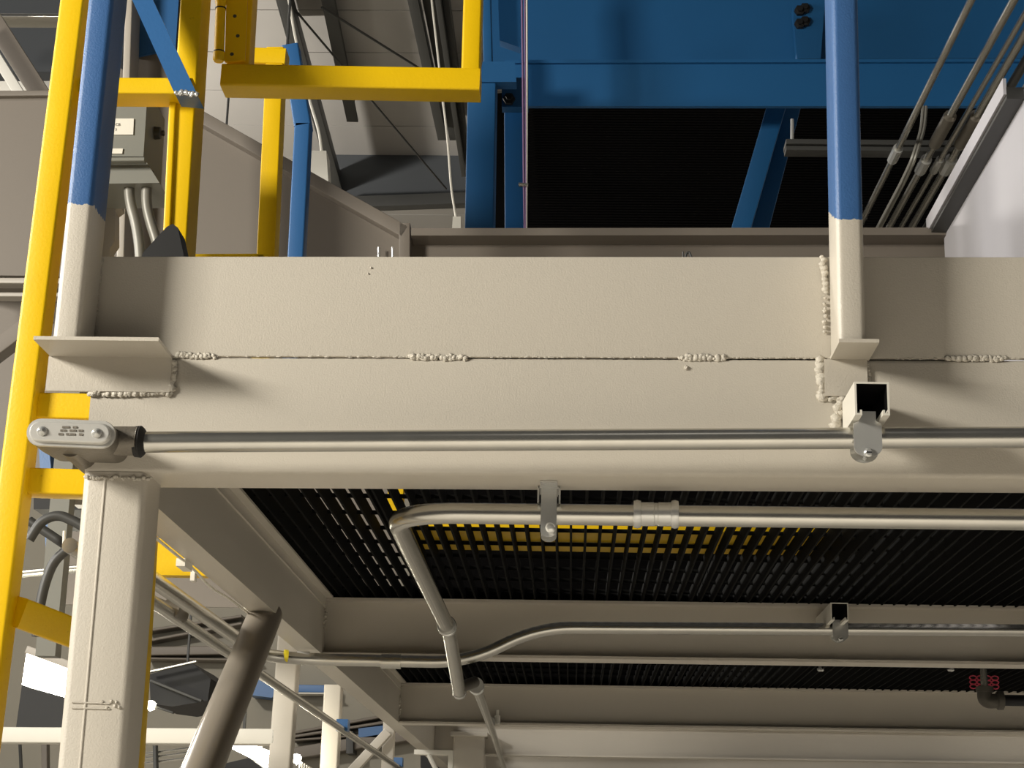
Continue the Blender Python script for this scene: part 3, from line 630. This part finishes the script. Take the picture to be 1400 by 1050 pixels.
# white lamp box and drop wires under the roof
wbx = thing('white_box', 'small white worn box hanging from a wire above the sloped grey panel', 'box')
mb = MB(); mb.slab([(425, 206), (446, 206), (449, 250), (425, 250)], 7.5, .12); mb.build('case', 'plate_white', wbx)
mb = MB(); mb.pipe([at(440, 207, 7.55), at(436, 178, 7.55), at(424, 140, 7.55), at(405, 60, 7.55), at(385, -60, 7.55)], .007, bend=.2, n=6); mb.build('wire', 'plate_white', wbx)
dw = thing('drop_wire', 'thin pale drop wire with a small connector box beside the blue post', 'wire')
mb = MB(); mb.pipe([at(588, -20, 8.6), at(606, 140, 8.6), at(612, 190, 8.6), at(617, 260, 8.6), at(624, 300, 8.6)], .006, bend=.3, n=6); mb.build('wire', 'plate_white', dw)
mb = MB(); mb.slab([(619, 296), (630, 296), (630, 312), (618, 312)], 8.55, .08); mb.build('connector', 'plate_white', dw)
# cables hanging along the blue post
cbn = thing('cable_bundle', 'thin purple cable bundle hanging in front of the blue frame', 'cable')
for (x0, x1, mt) in ((713, 715, 'cable_purple'), (717, 718.5, 'cable_purple'), (720, 719, 'plate_white')):
    mb = MB(); mb.pipe([at(x0, -40, 5.4), at((x0+x1)/2+1, 120, 5.4), at(x1+1, 250, 5.4), at(719, 400, 5.4)], .0034, bend=.3, n=8); mb.build('cable', mt, cbn)
mb = MB(); fbar(mb, 709, 251, 722, 252, 5.38, 4, .02); mb.build('cable_tie', 'galvanized', cbn)

# ------------------------------------------------------------------ conduits running back at the right
ZR = 3.95
labs = ['bright', 'grey', 'thin', 'broad', 'dull']
lines = [((1328, 0), (1180, 300), 10, 'leftmost bright conduit of the rising bank at the right'),
         ((1386, 0), (1216, 310), 11, 'second conduit of the rising bank at the right, carrying a clamp'),
         ((1412, 0), (1232, 310), 8, 'thin third conduit of the rising bank at the right'),
         ((1428, 0), (1247, 310), 12, 'stained fourth conduit of the rising bank at the right'),
         ((1452, 0), (1267, 310), 13, 'dark fifth conduit of the rising bank, nearest the white guard')]
for k, (p, q, wd, lb) in enumerate(lines):
    A = atz(*p, ZR); B = atz(*q, ZR); dd = (B-A).normalized()
    cdt = thing('conduit', lb, 'conduit', 'conduits rising along the right side')
    MB().pipe([A-dd*.8, B+dd*.5], wd/2*mpp((A+B)/2)*.92, n=12).build('tube', 'galvanized' if k < 4 else 'dark_steel', cdt)
    cz_ = A.lerp(B, (195+8*(k > 0)-0)/305); MB().lathe(cz_-dd*.05, dd, [(0, wd/2*mpp(cz_)*1.0), (.0, wd*.72*mpp(cz_)), (.1, wd*.72*mpp(cz_)), (.1, wd*.5*mpp(cz_))], n=10).build('strap', 'zinc_bright', cdt)
    if k in (1, 3):
        cz_ = A.lerp(B, .5); MB().lathe(cz_-dd*.12, dd, [(0, wd*.5*mpp(cz_)), (.01, wd*.8*mpp(cz_)), (.23, wd*.8*mpp(cz_)), (.24, wd*.5*mpp(cz_))], n=12).build('coupling', 'cast_metal', cdt)
sr = thing('strut_rail', 'grey slotted strut rail carrying the bank of conduits', 'strut')
pz = atz(1226, 197, ZR); YR = pz.y+.10
mb = MB(); fbar(mb, 1075, 193, 1420, 196, YR, 7, .08, r=.001); fbar(mb, 1075, 202, 1420, 205, YR+.01, 6, .06, r=.001); mb.build('rail', 'dark_steel', sr)
mb = MB(); mb.pipe([at(1083, 192, YR+.03), at(1083, 178, YR+.03), at(1083, 163, YR+.03)], .006, n=8); mb.build('hanger_rod', 'zinc_bright', sr)
wc = thing('loose_cable', 'loose pale twin cable looping past the strut rail', 'cable')
for o_ in (0, 4):
    mb = MB(); mb.pipe([at(x+o_, y, YR+dy) for x, y, dy in ((1262, 146, 0), (1260, 175, -.05), (1254, 195, -.12), (1246, 220, -.12), (1232, 250, 0), (1215, 282, .2), (1196, 318, .5))], .006, bend=.2, n=6); mb.build('strand', 'flex_gray', wc)

# ------------------------------------------------------------------ things seen below the deck on the left
def lamp(pix, Y, th, label, mt='lamp_white'):
    t = thing('strip_light', label, 'light')
    mb = MB(); mb.slab(pix, Y, th); mb.build('diffuser', mt, t)
    a, b = at(*pix[0], Y), at(*pix[1], Y)
    MB().bar(a+V((0, th/2, .012)), b+V((0, th/2, .012)), .02, th*1.15, .002).build('housing', 'gray_smooth', t)
    c_ = (a+b)/2+V((0, th/2, .02)); MB().pipe([c_, V((c_.x, c_.y, 6.6))], .006, n=6).build('hanger_rod', 'dark_steel', t); return t
lamp([(36, 894), (150, 936), (150, 970), (30, 936)], 4.55, .08, 'glowing strip light seen between the yellow ladder and the column')
bb = thing('steel_beam', 'white horizontal steel beam crossing behind the front column', 'beam')
mb = MB(); fbar(mb, -60, 1004, 374, 1007, 5.3, 21, .08, r=.004); mb.build('tube', 'white_trim', bb)
def upright(x0, y0, x1, y1, Y, wp, label):
    t = thing('square_column', label, 'column', 'pale square columns beyond the side beam'); a = at(x0, y0, Y); b = at(x1, y1, Y); d = (a-b).normalized()
    wd = wp*mpp(a); MB().bar(b-d*(b.z/d.z)+V((0, wd/2, 0)), a+V((0, wd/2, 0)), wd, wd, wd*.1).build('tube', 'gray_paint', t)
    return t
upright(395, 862, 381, 1050, 5.3, 30, 'nearest pale square column, beside the white beam end')
upright(455, 936, 449, 1050, 6.6, 24, 'middle pale square column behind the sloping pipe')
upright(532, 980, 529, 1050, 8.2, 16, 'farthest pale square column, close under the side beam')
sl = thing('square_column_tie', 'pale diagonal tie between the farthest columns', 'brace')
mb = MB(); fbar(mb, 530, 1000, 478, 1056, 8.1, 12, .06); mb.build('tube', 'gray_paint', sl)
# luminaires with dark reflectors
rf = thing('high_bay_light', 'dark high bay lamp hood seen from below with a bright spot at its rim', 'light')
mb = MB(); mb.poly([at(204, 922, 7.4), at(262, 906, 7.4), at(288, 928, 7.4), at(284, 958, 7.4), at(236, 966, 7.4), at(206, 962, 7.4)], .5); mb.build('hood', 'black', rf)
mb = MB(); fbar(mb, 205, 930, 275, 958, 7.35, 4, .03); mb.build('rim', 'dark_steel', rf)
mb = MB(); fbar(mb, 200, 919, 268, 904, 7.3, 3, .03); mb.build('wire_guard', 'galvanized', rf)
mb = MB(); mb.blob(at(206, 965, 7.2), .022); mb.build('lamp', 'lamp_small', rf)
mb = MB(); fbar(mb, 212, 966, 236, 974, 7.2, 3, .03); mb.build('shade_edge', 'dark_steel', rf)
c_ = at(255, 925, 7.6); MB().pipe([c_, V((c_.x, c_.y, 6.6))], .006, n=6).build('hanger_rod', 'dark_steel', rf)
lamp([(306, 1018), (352, 1021), (392, 1034), (392, 1066), (350, 1040)], 6.4, .1, 'bright lit lamp hood under the white beam beside the knee brace')
mb = MB(); mb.poly([at(298, 1046, 6.2), at(340, 1036, 6.2), at(368, 1056, 6.2), at(368, 1100, 6.2), at(298, 1100, 6.2)], .3)
one('dark_hood', mb, 'black', 'dark hood below the bright lamp at the bottom edge', 'hood')
sm_ = thing('flood_light', 'small glowing flood light with pale fins at the bottom edge', 'light')
mb = MB(); mb.blob(at(406, 1038, 7.0), .02); mb.build('lamp', 'lamp_small', sm_)
for k in range(6): mb = MB(); fbar(mb, 410+k*3.2, 1040+k*2, 408+k*3.2, 1062, 7.0, 2, .06); mb.build('fin', 'plate_white', sm_)
mb = MB(); mb.poly([at(30, 936, 5.31), at(110, 946, 5.31), at(110, 994.6, 5.31), at(22, 993.6, 5.31)], .06)
one('black_cabinet', mb, 'black', 'black boxy cabinet below the strip light at the left', 'cabinet')
mb = MB(); mb.slab([(46, 676), (120, 676), (120, 697), (46, 696)], 3.62, .25)
one('black_tray', mb, 'black', 'black tray under the yellow rung at the left', 'tray')
hs = thing('looped_hose', 'dark looped rubber hose hanging between ladder and column', 'hose')
for pts, rr in ((((40, 738), (56, 712), (80, 703), (112, 718), (130, 735)), 7), (((40, 712), (70, 732), (112, 760), (140, 778)), 6.5), (((96, 748), (74, 766), (62, 795), (54, 830), (50, 870)), 7)):
    P = [at(x, y, 3.1+.05*(rr == 6.5)) for x, y in pts]; MB().pipe(P, rr*mpp(P[0]), bend=.06, n=12).build('hose', 'dark_steel', hs)
mb = MB(); fbar(mb, 20, 783, 125, 773, 4.2, 6, .05); mb.build('clip_rail', 'galvanized', hs)
mb = MB(); mb.pipe([at(88, 726, 3.06), at(87, 750, 3.06)], .003, n=8); mb.build('cable_tie', 'plate_white', hs)
MB().slab([(52, 600), (66, 600), (84, 800), (66, 800)], 5.049, .1).build('blue_strut', 'blue_paint', gl)
# pipes and trays on the far wall
fr = thing('pipe_rack', 'rack of pale pipes in front of the far wall, under the grey wall panel', 'pipe rack')
for (x0, y0, x1, y1, w_) in ((200, 862, 330, 842, 4), (200, 876, 330, 852, 4), (200, 890, 350, 888, 12), (200, 900, 350, 902, 3), (400, 1002, 560, 972, 4), (400, 1007, 560, 982, 4), (400, 1012, 560, 1000, 3), (400, 1030, 560, 1004, 16)):
    mb = MB(); fbar(mb, x0, y0, x1, y1, 15.3, w_, .2, r=.01); mb.build('pipe', 'guard_gray', fr)
mb = MB(); fbar(mb, 478, 1000, 478, 1030, 15.25, 10, .25); mb.build('hanger', 'dark_steel', fr)
bs = thing('blue_tray', 'blue cable tray far behind the columns under the deck', 'cable tray')
mb = MB(); fbar(mb, 400, 941, 455, 942, 15.3, 10, .18); mb.build('tray', 'blue_paint', bs)
mb = MB(); fbar(mb, 400, 947.5, 455, 948, 15.25, 2, .18); mb.build('lip', 'white_trim', bs)
mb = MB(); mb.slab([(490, 996), (540, 990), (540, 1008), (490, 1008)], 15.3, .18); mb.build('tray', 'blue_paint', bs)
mb = MB(); mb.slab([(340, 950), (352, 928), (378, 944), (372, 954)], 15.2, .29); mb.build('bracket', 'blue_paint', bs)
# machine hood, low pipes at the bottom left
lp_ = thing('low_pipes', 'three thin pipes with a clamp low behind the front column', 'pipes')
for y in (1028, 1034, 1041): mb = MB(); mb.pipe([at(196, y+3, 7.6), at(300, y-10, 7.6)], .006, n=8); mb.build('pipe', 'galvanized', lp_)
mb = MB(); fbar(mb, 211, 1018, 212, 1056, 7.55, 5, .04); mb.build('clamp', 'dark_steel', lp_)
wl = thing('wall_cable', 'thin dark cable and flat post on the pale wall at the bottom left', 'cable')
mb = MB(); mb.pipe([at(27, 1012, 8), at(29, 1050, 8), at(29, 1090, 8)], .008, n=8); mb.build('cable', 'dark_steel', wl)
mb = MB(); fbar(mb, 60, 1010, 61, 1100, 8.1, 8, .05); mb.build('flat_post', 'guard_gray', wl)
# hanger bracket beside the far column
hb = thing('hanger_bracket', 'white angle hanger bracket beside the far column under the deck', 'bracket')
mb = MB(); fbar(mb, 566, 1028, 618, 1029, 7.4, 7, .05); mb.build('arm', 'white_trim', hb)
mb = MB(); fbar(mb, 616, 1026, 616, 1075, 7.4, 7, .05); mb.build('upright', 'white_trim', hb)
mb = MB(); mb.pipe([at(586, 1032, 7.38), at(592, 1044, 7.38), at(602, 1062, 7.38)], .010, n=8); mb.build('hook', 'white_trim', hb)
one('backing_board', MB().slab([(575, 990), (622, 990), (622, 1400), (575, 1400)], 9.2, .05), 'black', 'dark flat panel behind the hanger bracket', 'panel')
for (x, y) in ((680, 985),):
    one('cable_clip', MB().lathe(at(x, y+5, 6.36), (0, 0, 1), [(0, .010), (.03, .010), (.031, .005), (.05, .005)], n=8), 'plate_white', 'small pale clip on the third cross beam flange', 'clip')
